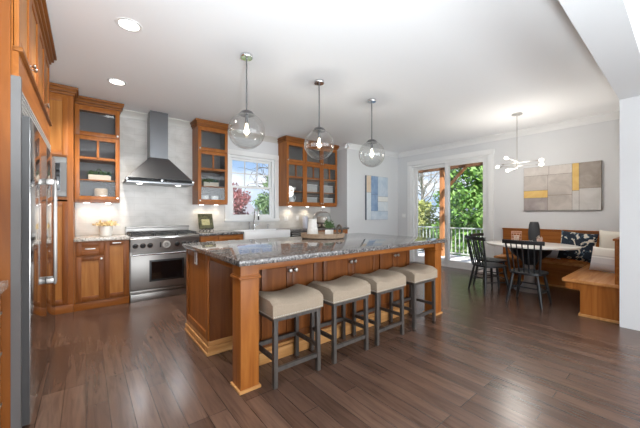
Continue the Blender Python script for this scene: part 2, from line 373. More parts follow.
# ================================================================== CABINETRY HELPERS (local frame: x along the run, front faces -y, z up)
KR = .015
def knob(parent, x, y, z, m=nickel, r=None):
    r = r or KR
    return MB().lathe([(0, .03), (r*.7, .029), (r, .023), (r*.9, .017), (r*.4, .012), (r*.35, 0)], (x, y, z), (0, -1, 0), 12).build('knob', m, parent)
def pull(parent, x, y, z, w=.11, vertical=False):
    b = MB()
    if vertical: b.box(x-.006, x+.006, y-.032, y-.022, z-w/2, z+w/2, .003); e = [(x, z-w*.4), (x, z+w*.4)]
    else: b.box(x-w/2, x+w/2, y-.032, y-.022, z-.006, z+.006, .003); e = [(x-w*.4, z), (x+w*.4, z)]
    for ex, ez in e: b.box(ex-.005, ex+.005, y-.024, y, ez-.005, ez+.005)
    return b.build('handle', nickel, parent)
def shaker(parent, x0, x1, z0, z1, yf, kn=None, pl=None, fm=None, pm=None, name='door', fw=.055, t=.02):
    fm = fm or oakv; pm = pm or panelv; g = .002; x0 += g; x1 -= g; z0 += g; z1 -= g; y0 = yf-t
    b = MB(); e = .0025
    if name == 'drawer' and z1-z0 < .17: fw = .03
    b.box(x0, x0+fw, y0, yf, z0, z1, e); b.box(x1-fw, x1, y0, yf, z0, z1, e); b.box(x0+fw, x1-fw, y0, yf, z0, z0+fw, e); b.box(x0+fw, x1-fw, y0, yf, z1-fw, z1, e)
    d = b.build(name, fm, parent)
    b = MB(); b.box(x0+fw-.001, x1-fw+.001, yf-.011, yf-.004, z0+fw-.001, z1-fw+.001)
    b.build('panel', pm, d)
    if kn: knob(d, x0+.028 if kn[0] == 'l' else x1-.028, y0, kn[1])
    if pl: pull(d, pl[0], y0, pl[1], pl[2] if len(pl) > 2 else .11)
    return d
def glazed(parent, x0, x1, z0, z1, yf, kn, vz=None, fw=.052, t=.02, cols=2, fm=None):
    g = .002; x0 += g; x1 -= g; z0 += g; z1 -= g; y0 = yf-t; b = MB(); e = .0025
    b.box(x0, x0+fw, y0, yf, z0, z1, e); b.box(x1-fw, x1, y0, yf, z0, z1, e); b.box(x0+fw, x1-fw, y0, yf, z0, z0+fw, e); b.box(x0+fw, x1-fw, y0, yf, z1-fw, z1, e)
    if vz:
        b.box(x0+fw, x1-fw, y0+.002, yf, vz-.013, vz+.013)
        for k in range(1, cols): xx = x0+fw+(x1-x0-2*fw)*k/cols; b.box(xx-.013, xx+.013, y0+.002, yf, vz, z1-fw)
    d = b.build('door', fm or oakv, parent)
    MB().box(x0+fw-.002, x1-fw+.002, yf-.010, yf-.006, z0+fw-.002, z1-fw+.002).build('glass_pane', cabglass, d)
    knob(d, x0+.026 if kn == 'l' else x1-.026, y0, z0+.03)
    return d
def crown(parent, x0, x1, y0, y1, z0=2.74, z1=2.838, lo=True, ro=True):
    b = MB(); L = .05
    for k, (dz0, dz1, o) in enumerate(((0, .03, .012), (.03, .07, .03), (.07, .098, .05))):
        b.box(x0-(o if lo else 0), x1+(o if ro else 0), y0-o, y1, z0+dz0, min(z0+dz1, z1), .005)
    return b.build('crown_moulding', crown_w, parent)

# ------------------------------------------------------------------ wall cabinets with glass doors
UZ0, UZ1 = 1.405, 2.742
def wall_cabinet(label, x0, x1, n, knobs, group='glass-front wall cabinets'):
    yf = 5.17; W_ = x1-x0
    t = thing('wall_cabinet', label, 'cabinet', (x0, yf, UZ0), 0, group)
    D = YB-.013-yf; H = UZ1-UZ0; th = .02
    b = MB(); b.box(0, th, 0, D, 0, H); b.box(W_-th, W_, 0, D, 0, H); b.box(th, W_-th, 0, D, 0, th+.012); b.box(th, W_-th, 0, D, H-th, H)
    for k in range(1, n): b.box(W_*k/n-.012, W_*k/n+.012, .002, .02, .032, H-th)
    b.box(th, W_-th, .001, .02, .032, .045); b.box(th, W_-th, .001, .02, H-.04, H-th); b.box(th, W_-th, .001, .02, .905, .93)
    b.build('carcass', oakv, t)
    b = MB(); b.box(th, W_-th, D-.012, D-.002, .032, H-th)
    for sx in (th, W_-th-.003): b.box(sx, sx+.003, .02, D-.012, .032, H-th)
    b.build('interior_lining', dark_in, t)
    for z in (.30, .585, .915): MB().box(th+.003, W_-th-.003, .022, D-.013, z, z+.018).build('shelf', oakx, t)
    for k in range(n):
        a, c = W_*k/n, W_*(k+1)/n
        glazed(t, a, c, .03, .912, 0, knobs[k], .61); glazed(t, a, c, .918, H-.025, 0, knobs[k])
    crown(t, 0, W_, -.02, D, H-.005, UZ1+.095-UZ0)
    for k in range(max(2, n)):
        xx = W_*(k+.5)/max(2, n)
        b = MB().lathe([(0, 0), (.032, 0), (.032, .01), (0, .01)], (xx, D*.68, -.0115), n=16); b.build('puck_light', lamp_lens, t)
        if n < 3 or k < 2: lamp('undercabinet_light', 'SPOT', (xx, D*.68, -.02), 3.4, (1, .84, .62), (0, 0, 0), t, spot_size=2.5, spot_blend=.8, shadow_soft_size=.03)
    return t
wall_cabinet('two-door-high glass wall cabinet left of the range hood', -.122, .385, 1, 'r')
wall_cabinet('two-door-high glass wall cabinet between the range hood and the window', 1.475, 1.99, 1, 'l')
wall_cabinet('wide six-door glass wall cabinet right of the sink window', 3.225, 4.615, 3, ['l', 'r', 'l'])

# ------------------------------------------------------------------ tall cabinet with the built-in microwave
T = thing('tall_cabinet', 'tall wooden cabinet around the built-in microwave beside the refrigerator', 'cabinet', (-.93, 4.87, 0))
b = MB(); w = .805; D = .62
b.box(0, w, .06, D, 0, .10); b.box(0, .02, 0, D, .10, 2.74); b.box(w-.02, w, 0, D, 0, 2.74); b.box(0, w, D-.02, D, .1, 2.74)
for z in (.10, 1.42, 1.955, 2.70): b.box(.06, w-.06, 0, D-.02, z, z+.035)
b.box(w-.06, w-.02, 0, .02, .1, 2.74); b.box(.02, .06, 0, .02, .1, 2.74)
b.build('carcass', oakv, T)
shaker(T, .05, w-.05, 1.975, 2.70, 0, kn=('l', 2.03)); shaker(T, .05, w-.05, .12, 1.40, 0, pl=(w*.5, 1.36), fm=base_w)
MB().box(0, w+.0, -.012, .06, 0, .10, .003).build('plinth', oakx, T)
crown(T, 0, w, -.02, D-.002, 2.735, 2.842, False, True)
M_ = thing('microwave', 'built-in stainless microwave in the tall cabinet beyond the refrigerator', 'microwave', (-.93+.064, 4.87, 1.459))
w2 = w-.128
b = MB(); b.box(.02, w2-.02, .005, .45, .02, .47); b.build('body', steel_d, M_)
b = MB(); b.box(0, w2, -.02, .004, 0, .07, .003); b.box(0, w2, -.02, .004, .42, .49, .003); b.box(0, .06, -.02, .004, .07, .42); b.box(w2-.06, w2, -.02, .004, .07, .42); b.build('trim_frame', mat('microwave_trim', (.15, .145, .14), .48, 1), M_)
b = MB(); b.box(.07, w2-.17, -.03, .003, .08, .41, .004); d = b.build('door', blackgl, M_)
MB().box(.10, w2-.22, -.032, -.029, .12, .37).build('window', mat('microwave_window', (.05, .05, .055), .15), d)
MB().box(w2-.205, w2-.19, -.06, -.03, .1, .39, .004).build('handle', steel, d)
MB().box(w2-.16, w2-.065, -.028, .003, .08, .41, .003).build('control_panel', blackgl, M_)

# ------------------------------------------------------------------ base cabinets on the range wall
FY = 4.87
def base_carcass(t, w, D=.6, toe=True):
    b = MB(); b.box(0, w, .055, D, 0, .10); b.box(0, w, 0, D, .10, .885)
    b.build('carcass', oakv, t)
    MB().box(0, w, -.008, .054, 0, .098, .004).build('plinth', oakx, t)
T = thing('base_cabinet', 'wooden base cabinet with one drawer left of the steel range', 'cabinet', (-.123, FY, 0), group='base cabinets along the range wall')
base_carcass(T, .596)
shaker(T, .02, .312, .70, .875, 0, pl=(.166, .79), name='drawer', pm=oakx, fm=base_x); shaker(T, .02, .312, .115, .69, 0, kn=('r', .655), fm=base_w); shaker(T, .316, .582, .115, .875, 0, pl=(.449, .85, .1), fm=base_w)
T = thing('base_cabinet', 'wooden base cabinet between the range and the white farmhouse sink', 'cabinet', (1.412, FY, 0), group='base cabinets along the range wall')
base_carcass(T, .745)
shaker(T, .02, .30, .70, .875, 0, pl=(.16, .79), name='drawer', pm=oakx, fm=oakx); shaker(T, .02, .30, .115, .69, 0, kn=('r', .655)); shaker(T, .31, .73, .70, .875, 0, name='drawer', pm=oakx, fm=oakx, pl=(.52, .79)); shaker(T, .31, .73, .115, .69, 0, kn=('r', .655))
T = thing('base_cabinet', 'wooden base cabinet under the white farmhouse sink', 'cabinet', (2.16, FY, 0), group='base cabinets along the range wall')
b = MB(); b.box(0, .93, .055, .6, 0, .10); b.box(0, .93, 0, .6, .10, .655); b.build('carcass', oakv, T); MB().box(0, .93, -.008, .054, 0, .098).build('plinth', oakx, T)
shaker(T, .02, .465, .115, .65, 0, kn=('r', .61)); shaker(T, .465, .91, .115, .65, 0, kn=('l', .61))
T = thing('dishwasher', 'dark-fronted dishwasher right of the farmhouse sink', 'dishwasher', (3.095, FY, 0))
MB().box(.005, .60, .01, .58, .0, .885).build('body', steel_d, T); d = MB().box(.005, .60, -.02, .009, .11, .88, .005).build('door', blackgl, T)
pull(d, .30, -.02, .82, .5); MB().box(.06, .54, -.0225, -.019, .845, .865).build('control_strip', steel, d)
T = thing('base_cabinet', 'wooden base cabinet at the far right end of the sink wall', 'cabinet', (3.70, FY, 0), group='base cabinets along the range wall')
base_carcass(T, .985)
for k in range(2):
    a = .02+k*.475; shaker(T, a, a+.47, .70, .875, 0, pl=(a+.235, .79), name='drawer', pm=oakx, fm=oakx); shaker(T, a, a+.47, .115, .69, 0, kn=('r' if k == 0 else 'l', .655))
MB().box(-.122, .473, 4.835, YB-.013, .887, .93, .004).build('countertop', granite_l, label='short pale granite countertop left of the range', cat='countertop')
b = MB(); b.box(1.41, 2.158, 4.835, YB-.013, .887, .93, .004); b.box(3.092, 4.698, 4.835, YB-.013, .887, .93, .004); b.box(2.15, 3.10, 5.335, YB-.013, .887, .93)
b.build('countertop', granite, label='long granite countertop around the farmhouse sink below the window', cat='countertop')

# farmhouse sink
T = thing('farmhouse_sink', 'white apron-front farmhouse sink under the window', 'sink', (2.16, 4.80, .66))
b = MB(); w, D, H = .93, .53, .275; th = .03
b.box(0, w, 0, th, 0, H, .012); b.box(0, th, th, D, 0, H, .006); b.box(w-th, w, th, D, 0, H, .006); b.box(0, w, D-th, D, 0, H, .006); b.box(th, w-th, th, D-th, 0, .03)
b.build('basin', sinkm, T); MB().lathe([(0, .004), (.035, .004), (.045, .0)], (w/2, D/2, .03)).build('drain', steel, T)
# faucet, soap dispenser
T = thing('faucet', 'tall gooseneck chrome faucet behind the farmhouse sink', 'faucet', (2.63, 5.41, .93))
MB().lathe([(0, 0), (.03, 0), (.03, .012), (.018, .03), (.017, .10), (0, .105)]).build('base', chrome, T)
pts = [(0, 0, .09), (0, 0, .33)] + [(.0, -.09+.09*math.cos(a), .33+.09*math.sin(a)) for a in [k*PI/8 for k in range(1, 8)]] + [(0, -.18, .32), (0, -.18, .27)]
MB().tube(pts, .014, 10).build('spout', chrome, T); MB().rod((0, -.18, .19), (0, -.18, .275), .016, .014).build('spray_head', iron, T)
MB().tube([(.02, 0, .07), (.06, -.01, .085), (.10, -.02, .12)], .007).build('lever', chrome, T)
T = thing('side_sprayer', 'short chrome sprayer beside the gooseneck faucet', 'faucet', (2.53, 5.41, .93))
MB().lathe([(0, 0), (.022, 0), (.022, .01), (.012, .02), (.012, .09), (.016, .10), (.016, .15), (0, .155)]).build('body', chrome, T)
T = thing('soap_dispenser', 'small chrome soap pump right of the faucet', 'soap dispenser', (2.93, 5.41, .93))
MB().lathe([(0, 0), (.02, 0), (.02, .012), (.009, .02), (.009, .07), (.014, .075), (.014, .09), (0, .092)]).build('pump', chrome, T); MB().tube([(0, 0, .085), (0, -.04, .09), (0, -.06, .08)], .006).build('spout', chrome, T)

# ------------------------------------------------------------------ range
T = thing('range_cooker', 'wide stainless steel range with black knobs under the hood', 'range', (.476, FY-.02, 0)); w = .925
MB().box(.003, w-.003, .02, .635, .11, .90).build('body', steel, T)
MB().box(.01, w-.01, .0, .04, .0, .105, .004).build('kick_panel', steel, T)
MB().box(.005, w-.005, -.02, .018, .125, .155, .004).build('lower_trim', steel, T)
d = MB().box(.008, w-.008, -.025, .018, .165, .655, .008).build('oven_door', steel, T)
MB().box(.235, .70, -.029, -.0245, .265, .575, .002).build('window_frame', black, d)
MB().box(.262, .673, -.0305, -.0285, .292, .548).build('window', blackgl, d)
b = MB(); b.rod((.03, -.075, .668), (w-.03, -.075, .668), .014, n=14)
for xx in (.06, w-.06): b.rod((xx, -.025, .655), (xx, -.075, .668), .012)
b.build('handle', chrome, d)
b = MB(); b.prism([(-.03, .70), (-.052, .885), (-.03, .905), (.02, .905), (.02, .70)], .002, w-.002, 0, .004); cp = b.build('control_panel', steel, T)
nrm = Vector((0, -.993, -.118))
for xx in (.062, .152, .242, .60, .692, .78, .868):
    k = MB().lathe([(.034, 0), (.034, .006), (.026, .008), (.024, .034), (.02, .038), (0, .038)], (xx, -.041, .79), nrm, 18).build('knob', black, cp)
    MB().lathe([(.037, -.004), (.037, .004), (.031, .004)], (xx, -.041, .79), nrm, 18).build('bezel', chrome, k)
e = MB().lathe([(0, .004), (.05, .004), (.054, 0)], (.455, -.041, .79), nrm, 28).build('emblem', mat('emblem_silver', (.55, .54, .52), .35), cp)
b = MB()
for a in range(12): b.box(-.002, .002, .012, .036, .0, .0025, 0, Matrix.Translation((.455, -.0455, .79)) @ Vector((0, 0, 1)).rotation_difference(nrm).to_matrix().to_4x4() @ Matrix.Rotation(a*PI/6, 4, 'Z'))
b.build('emblem_mark', steel_d, e)
MB().box(.365, .385, -.046, -.038, .755, .83, .002).build('switch', black, cp)
MB().box(.0, w, -.02, .64, .902, .918, .004).build('cooktop', steel, T)
b = MB()
for i in range(3):
    x0 = .02+i*.295; x1 = x0+.285
    for yy in (.03, .19, .35, .53): b.box(x0, x1, yy-.007, yy+.007, .945, .965)
    for xx in (x0+.006, x0+.075, x0+.142, x0+.21, x1-.006): b.box(xx-.007, xx+.007, .03, .53, .945, .965)
    for xx in (x0+.006, x1-.006):
        for yy in (.03, .53): b.box(xx-.006, xx+.006, yy-.006, yy+.006, .918, .947)
    b.lathe([(0, .006), (.045, .006), (.05, 0)], (x0+.14, .15, .92)); b.lathe([(0, .006), (.045, .006), (.05, 0)], (x0+.14, .41, .92))
b.build('burner_grates', iron, T)
b = MB(); b.box(0, w, .585, .637, .918, 1.035, .006); b.box(-.002, w+.002, .555, .60, 1.012, 1.045, .008); b.build('back_rail', steel, T)

# ------------------------------------------------------------------ hood
T = thing('range_hood', 'pyramid stainless steel chimney hood above the range', 'range hood', (.905, YB-.013, 1.70))
hx, hy = .462, .49
b = MB(); b.box(-hx, hx, -hy, -.002, 0, .03, .004); b.build('lip', steel_d, T)
b = MB(); b.box(-hx+.025, hx-.025, -hy+.02, -.002, .03, .075); b.build('control_band', blackgl, T)
b = MB(); cx_, cy_ = .132, .28
A = [(-hx+.02, -hy+.015, .075), (hx-.02, -hy+.015, .075), (hx-.02, -.002, .075), (-hx+.02, -.002, .075)]; B = [(-cx_, -cy_, .42), (cx_, -cy_, .42), (cx_, -.002, .42), (-cx_, -.002, .42)]
va = [b.bm.verts.new(p) for p in A]; vb = [b.bm.verts.new(p) for p in B]
b._f(va[::-1]); b._f(vb)
for i in range(4): b._f([va[i], va[(i+1) % 4], vb[(i+1) % 4], vb[i]])
b.build('canopy', steel_d, T)
MB().box(-cx_+.006, cx_-.006, -cy_+.006, -.002, .42, CE-1.70-.001).build('chimney', steel_d, T)
for xx in (-hx+.012, 0, hx-.012): MB().lathe([(0, .03), (.014, .028), (.016, 0)], (xx, -hy+.022, .052), (0, -1, 0), 14).build('knob', chrome, T)
for xx in (-.27, .27):
    MB().lathe([(0, -.004), (.035, -.004), (.04, 0)], (xx, -.3, 0)).build('lamp_lens', lamp_lens, T)
    lamp('hood_light', 'SPOT', (xx, -.3, -.015), 16, (.86, .93, 1), (-.5, 0, 0), T, spot_size=1.5, spot_blend=.7, shadow_soft_size=.03)

# ------------------------------------------------------------------ refrigerator and its surround on the left wall (front faces +X)
RZ = PI/2
FX = -.285
T = thing('refrigerator', 'built-in polished steel double-door refrigerator at the left', 'refrigerator', (FX, 2.27, 0), RZ)
Lf = 1.68
MB().box(.01, Lf-.01, .006, .62, .03, 1.92).build('body', steel_d, T)
MB().box(.01, Lf-.01, .04, .1, .0, .08).build('kick_plate', iron, T)
for (a, c, hxp) in ((.0, .843, .80), (.847, Lf, .892)):
    d = MB().box(a, c, -.045, .0, .085, 1.785, .006).build('door', mirror_st, T); MB().box(a-.0035, a+.0005, -.041, .0, .087, 1.783).build('door_edge', mat('door_edge_grey', (.05, .047, .046), .6), d)
    b = MB(); b.box(hxp-.011, hxp+.011, -.105, -.088, .70, 1.51, .006)
    for zz in (.71, 1.475): b.box(hxp-.012, hxp+.012, -.09, -.045, zz, zz+.04, .004)
    b.build('handle', steel, d)
MB().box(.0, Lf, .002, .02, 1.80, 1.925).build('grille_backing', iron, T); b = MB()
for k in range(5): b.box(.0, Lf, -.012, .002, 1.803+k*.025, 1.803+k*.025+.014)
b.build('grille', mat('grille_aluminium', (.36, .35, .34), .4), T)
T = thing('refrigerator_cabinet', 'wooden surround and four-door cabinet above the built-in refrigerator', 'cabinet', (FX, 2.27, 0), RZ)
MB().box(-.045, -.024, .026, .645, 0, 2.74).build('side_panel', base_w, T, label='near side panel in wood darkened for shade')  # darker wood used here to stand in for shade on the panel
MB().box(-.045, -.005, -.012, .0255, 0, 1.98).build('edge_trim', mat('edge_trim_grey', (.13, .122, .118), .6), T, label='steel strip beside the refrigerator door')
MB().box(Lf+.003, Lf+.024, .0, .645, 0, 2.13).build('end_panel', oakv, T)
b = MB(); b.box(-.022, Lf+.024, .02, .645, 1.93, 2.74); b.box(-.022, Lf+.024, -.002, .02, 1.93, 2.12); b.build('carcass', oakx, T)
b = MB(); b.box(-.03, Lf+.03, -.02, .02, 2.122, 2.146, .004); b.build('light_rail', crown_w, T)
for k in range(4):
    a = -.015+k*.425; shaker(T, a, a+.422, 2.15, 2.725, .018, kn=('r' if k % 2 == 0 else 'l', 2.20))
crown(T, -.045, Lf+.024, -.002, .645, 2.738, 2.842)
# near counter at the left edge
T = thing('base_cabinet', 'wooden drawer cabinet at the left edge beside the refrigerator panel', 'cabinet', (-.362, 1.20, 0), RZ)
w = 1.015
b = MB(); b.box(0, w, .055, .58, 0, .1); b.box(0, w, 0, .58, .1, .858); b.build('carcass', oakv, T)
for k in range(2):
    a = .01+k*.5
    for (z0, z1) in ((.12, .42), (.425, .66), (.665, .85)): shaker(T, a, a+.495, z0, z1, 0, name='drawer', pm=oakx, fm=oakx, pl=(a+.25, z1-.07, .13))
MB().box(-.925, -.318, 1.2, 2.222, .86, .90, .004).build('countertop', granite_l, label='pale granite counter corner at the left edge by the refrigerator', cat='countertop')

# ================================================================== ISLAND
T = thing('kitchen_island', 'long wooden kitchen island with corner posts and six cabinet doors', 'kitchen island', (0, 0, 0))
def post(x0, y0, label=None):
    b = MB(); x1, y1 = x0+.138, y0+.146
    b.box(x0, x1, y0, y1, 0, .889, .003)
    p = b.build('post', oakv, T)
    b = MB(); b.box(x0-.014, x1+.014, y0-.014, y1+.014, .788, .804, .004); b.box(x0-.007, x1+.007, y0-.007, y1+.007, .804, .813); b.build('collar', oakx, p)
    b = MB(); b.box(x0-.014, x1+.014, y0-.014, y1+.014, 0, .02, .006); b.build('foot', gold, p)
post(.836, 1.93); post(3.332, 1.93)
b = MB(); b.box(.974, 3.332, 1.945, 1.985, .838, .888, .003); b.build('front_apron', oakx, T)
MB().box(.85, .89, 2.085, 2.63, .838, .888, .003).build('side_apron', oaky, T); MB().box(3.43, 3.47, 2.085, 3.30, .838, .888, .003).build('side_apron', oaky, T)
b = MB(); b.box(.85, 1.12, 2.64, 3.345, 0, .888); b.build('end_pier', oakv, T)
b = MB(); x = .85      # framed end panel
for (y0, y1, z0, z1) in ((2.64, 2.70, .12, .888), (3.285, 3.345, .12, .888), (2.70, 3.285, .12, .19), (2.70, 3.285, .82, .888)): b.box(x-.012, x, y0, y1, z0, z1, .003)
b.build('end_frame', oakv, T)
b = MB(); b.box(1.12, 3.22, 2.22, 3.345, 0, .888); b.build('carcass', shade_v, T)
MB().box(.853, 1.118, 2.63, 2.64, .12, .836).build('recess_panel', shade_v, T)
b = MB(); b.box(.83, 1.135, 2.62, 3.36, 0, .075, .005); b.box(.84, 1.12, 2.63, 3.35, .075, .12, .006); b.box(.822, 1.13, 2.612, 3.362, 0, .022, .006)
b.build('end_base_moulding', gold, T)
b = MB(); b.box(1.108, 3.232, 2.19, 2.30, 0, .10, .005); b.box(1.112, 3.226, 2.205, 2.30, .10, .125, .006); b.build('front_base_moulding', gold, T)
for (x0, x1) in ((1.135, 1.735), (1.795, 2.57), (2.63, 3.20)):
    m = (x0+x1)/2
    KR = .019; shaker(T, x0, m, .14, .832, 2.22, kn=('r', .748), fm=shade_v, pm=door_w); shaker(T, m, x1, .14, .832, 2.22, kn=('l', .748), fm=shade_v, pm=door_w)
b = MB(); b.box(.832, .841, 2.955, 3.035, .755, .872, .002)
op = b.build('outlet_plate', outletm, T, label='white outlet on the island end')
b = MB()
b.box(.8312, .8335, 2.978, 3.012, .775, .852)
b.build('sockets', mat('socket_grey', (.35, .34, .33), .5), op)
MB().box(.803, 3.515, 1.878, 3.372, .89, .93, .006).build('island_countertop', granite, label='polished speckled granite countertop on the kitchen island', cat='countertop')

# ================================================================== STOOLS
def make_stool():
    t = thing('counter_stool', None, 'stool', (0, 0, 0), 0, 'saddle stools along the island')
    w, D = .455, .36; n, mm = 14, 8
    b = MB(); top = {}; bot = {}
    def sh(u, v):   # rounded plan
        x, y = (u-.5)*w, (v-.5)*D
        return x, y
    for i in range(n+1):
        for jx in range(mm+1):
            x, y = sh(i/n, jx/mm); e = min(i, n-i)/n*w; e2 = min(jx, mm-jx)/mm*D
            z = .612+.046*(2*x/w)**2 - .010*(2*y/D)**2
            if e < .001: z -= .032
            elif e < .035: z -= .006
            if e2 < .001: z -= .022
            top[i, jx] = b.bm.verts.new((x*(1 if e > .001 else 1.0), y, z)); bot[i, jx] = b.bm.verts.new((x, y, .505))
    for i in range(n):
        for jx in range(mm):
            b._f([top[i, jx], top[i+1, jx], top[i+1, jx+1], top[i, jx+1]], True); b._f([bot[i, jx+1], bot[i+1, jx+1], bot[i+1, jx], bot[i, jx]])
    for i in range(n): b._f([bot[i, 0], bot[i+1, 0], top[i+1, 0], top[i, 0]], True); b._f([bot[i+1, mm], bot[i, mm], top[i, mm], top[i+1, mm]], True)
    for jx in range(mm): b._f([bot[0, jx+1], bot[0, jx], top[0, jx], top[0, jx+1]], True); b._f([bot[n, jx], bot[n, jx+1], top[n, jx+1], top[n, jx]], True)
    seat = b.build('seat', fabric, t)
    b = MB()
    for i in range(30):
        x = -w/2+.012+i*(w-.024)/29
        for y in (-D/2-.001, D/2+.001): b.lathe([(.0045, 0), (.003, .003), (0, .004)], (x, y, .515), (0, -1 if y < 0 else 1, 0), 6)
    for i in range(22):
        y = -D/2+.012+i*(D-.024)/21
        for x in (-w/2-.001, w/2+.001): b.lathe([(.0045, 0), (.003, .003), (0, .004)], (x, y, .515), (-1 if x < 0 else 1, 0, 0), 6)
    b.build('nailhead_trim', nickel, seat)
    MB().box(-w/2+.015, w/2-.015, -D/2+.012, D/2-.012, .475, .506).build('seat_frame', greyw, t)
    lw = .033; px, py = w/2-.035, D/2-.03
    for sx in (-1, 1):
        for sy in (-1, 1): MB().bar((sx*(px+.004), sy*(py+.004), 0), (sx*px, sy*py, .476), lw, lw, bev=.003).build('leg', greyw, t)
    MB().bar((-px, -py, .125), (px, -py, .125), .03, .022, (0, 1, 0)).build('stretcher', greyw, t)
    MB().bar((-px, py, .20), (px, py, .20), .03, .022, (0, 1, 0)).build('stretcher', greyw, t)
    for sx in (-1, 1): MB().bar((sx*px, -py, .20), (sx*px, py, .20), .022, .03, (0, 0, 1)).build('stretcher', greyw, t)
    return t
st = make_stool()
for k, (x, lab) in enumerate(((1.28, 'beige saddle-seat counter stool closest to the near island post'), (1.842, 'beige saddle-seat counter stool second from the near island post'),
                              (2.383, 'beige saddle-seat counter stool third from the near island post'), (2.988, 'beige saddle-seat counter stool farthest along, beside the far island post'))):
    o = st if k == 0 else copy_tree(st)
    o.location = (x-.026, 2.0, 0); o['label'] = lab

# ================================================================== PENDANTS, DOWNLIGHTS, CHANDELIER
def make_pendant():
    t = thing('pendant_light', None, 'pendant light', (0, 0, CE), 0, 'glass globe pendants over the island')
    R_ = .182; zc = -.768
    MB().lathe([(0, 0), (.062, 0), (.064, -.02), (.058, -.03), (0, -.03)], n=28).build('canopy', chrome, t)
    MB().rod((0, 0, -.03), (0, 0, zc+R_+.02), .007, n=8).build('stem', steel_d, t)
    MB().lathe([(0, zc+R_+.03), (.018, zc+R_+.028), (.058, zc+R_+.012), (.080, zc+R_-.018), (.076, zc+R_-.021), (0, zc+R_-.006)], n=28).build('cap', steel_d, t)
    prof = [(R_*math.sin(a), zc+R_*math.cos(a)) for a in [.36+(PI-.36)*k/30 for k in range(31)]]; prof[-1] = (0, zc-R_)
    g = MB().lathe(prof, n=48).build('globe', globe_m, t)
    MB().rod((0, 0, zc+R_-.01), (0, 0, zc+.075), .017, n=14).build('socket', steel_d, t)
    MB().lathe([(0, zc-.04), (.012, zc-.037), (.02, zc-.02), (.021, zc), (.015, zc+.04), (.011, zc+.075)], n=16).build('bulb', bulb_m, t)
    return t
pn = make_pendant()
for k, (x, lab) in enumerate(((1.272, 'clear glass globe pendant over the near end of the island'), (2.208, 'middle of the three glass globe pendants over the island'), (3.155, 'clear glass globe pendant over the far end of the island'))):
    o = pn if k == 0 else copy_tree(pn)
    o.location = (x, 2.79, CE); o['label'] = lab
    lamp('pendant_glow', 'POINT', (0, 0, -.768), 5, (1, .93, .84), parent=o, shadow_soft_size=.03)
def make_can():
    t = thing('recessed_light', None, 'ceiling light', (0, 0, CE), 0, 'recessed ceiling lights')
    MB().lathe([(.072, -.002), (.082, -.006), (.098, -.005), (.102, 0)], n=32).build('trim_ring', trimm, t)
    MB().lathe([(0, -.003), (.074, -.003)], n=32).build('lens', lamp_lens, t)
    return t
cn = make_can()
for k, (x, y, lab) in enumerate(((.286, 2.965, 'round recessed ceiling light nearer the camera, above the left aisle'), (.296, 4.344, 'round recessed ceiling light nearer the glass cabinet left of the hood'))):
    o = cn if k == 0 else copy_tree(cn)
    o.location = (x, y, CE); o['label'] = lab
    lamp('downlight_beam', 'SPOT', (0, 0, -.03), 85, (1, .94, .85), parent=o, spot_size=2.2, spot_blend=.6, shadow_soft_size=.07)

T = thing('chandelier', 'slim metal chandelier with five round bulbs over the dining table', 'chandelier', (5.434, 1.73, CE))
MB().lathe([(0, 0), (.075, 0), (.075, -.012), (0, -.014)], n=24).build('canopy', nickel, T); MB().rod((0, 0, -.012), (0, 0, -.90), .006).build('stem', nickel, T)
MB().rod((0, 0, -.74), (0, 0, -.90), .009).build('hub', nickel, T)
def arm(p0, p1, e0, e1):
    a = MB().rod(p0, p1, .0045).build('arm', nickel, T)
    p0, p1 = Vector(p0), Vector(p1); d = (p1-p0).normalized()
    for p, s_, on in ((p0, -1, e0), (p1, 1, e1)):
        MB().rod(p-d*.03*s_, p+d*.008*s_, .011).build('socket', nickel, a)
        if on: MB().lathe([(.010, 0), (.018, .010), (.028, .03), (.028, .045), (.018, .062), (0, .068)], p+d*.005*s_, d*s_, 16).build('bulb', opal_m, a)
arm((.02, .22, -.783), (.02, -.28, -.783), False, True); arm((-.02, .24, -.825), (-.02, -.29, -.855), True, True)
arm((-.05, .10, -.715), (0, 0, -.76), True, False); arm((-.18, .05, -.915), (0, 0, -.87), True, False)
lamp('chandelier_glow', 'POINT', (0, 0, -.85), 28, (1, .95, .88), parent=T, shadow_soft_size=.2)

# ================================================================== DINING NOOK
T = thing('banquette', 'L-shaped honey wood corner bench along the right wall', 'bench', (0, 0, 0))
sx0, sy1, bx0, by1 = 4.685, 1.0, 6.10, 2.33
b = MB(); b.prism([(sx0, .481), (XR-.002, .481), (XR-.002, by1), (bx0, by1), (bx0, sy1), (sx0, sy1)], .40, .44, 2, .008); b.build('seat', wood('bench_seat_wood', (.38, .15, .045), (.48, .21, .07), (.56, .27, .10), 0, .25), T)
b = MB(); b.box(sx0+.03, XR-.002, .481, .83, .0, .315); b.box(sx0+.03, XR-.002, .481, sy1-.03, .315, .40); b.build('short_base', oakv, T)
b = MB(); b.box(bx0+.16, XR-.002, .84, by1-.02, 0, .315); b.box(bx0+.03, XR-.002, .98, by1-.02, .315, .40); b.build('long_base', oaky, T)
b = MB(); b.box(sx0+.018, sx0+.03, .484, .845, 0, .03, .004); b.box(sx0+.03, bx0+.15, .83, .845, 0, .03, .004); b.box(bx0+.145, bx0+.16, .83, by1, 0, .03, .004); b.build('base_trim', gold, T)
b = MB(); b.box(XR-.055, XR-.002, .482, by1, .44, .935, .004); b.box(XR-.07, XR-.002, .482, by1+.008, .935, .96, .004); b.build('long_backrest', oaky, T)
b = MB(); b.box(sx0+.02, XR-.07, .482, .53, .44, .935, .004); b.box(sx0+.01, XR-.07, .482, .545, .935, .96, .004); b.build('short_backrest', oakx, T)

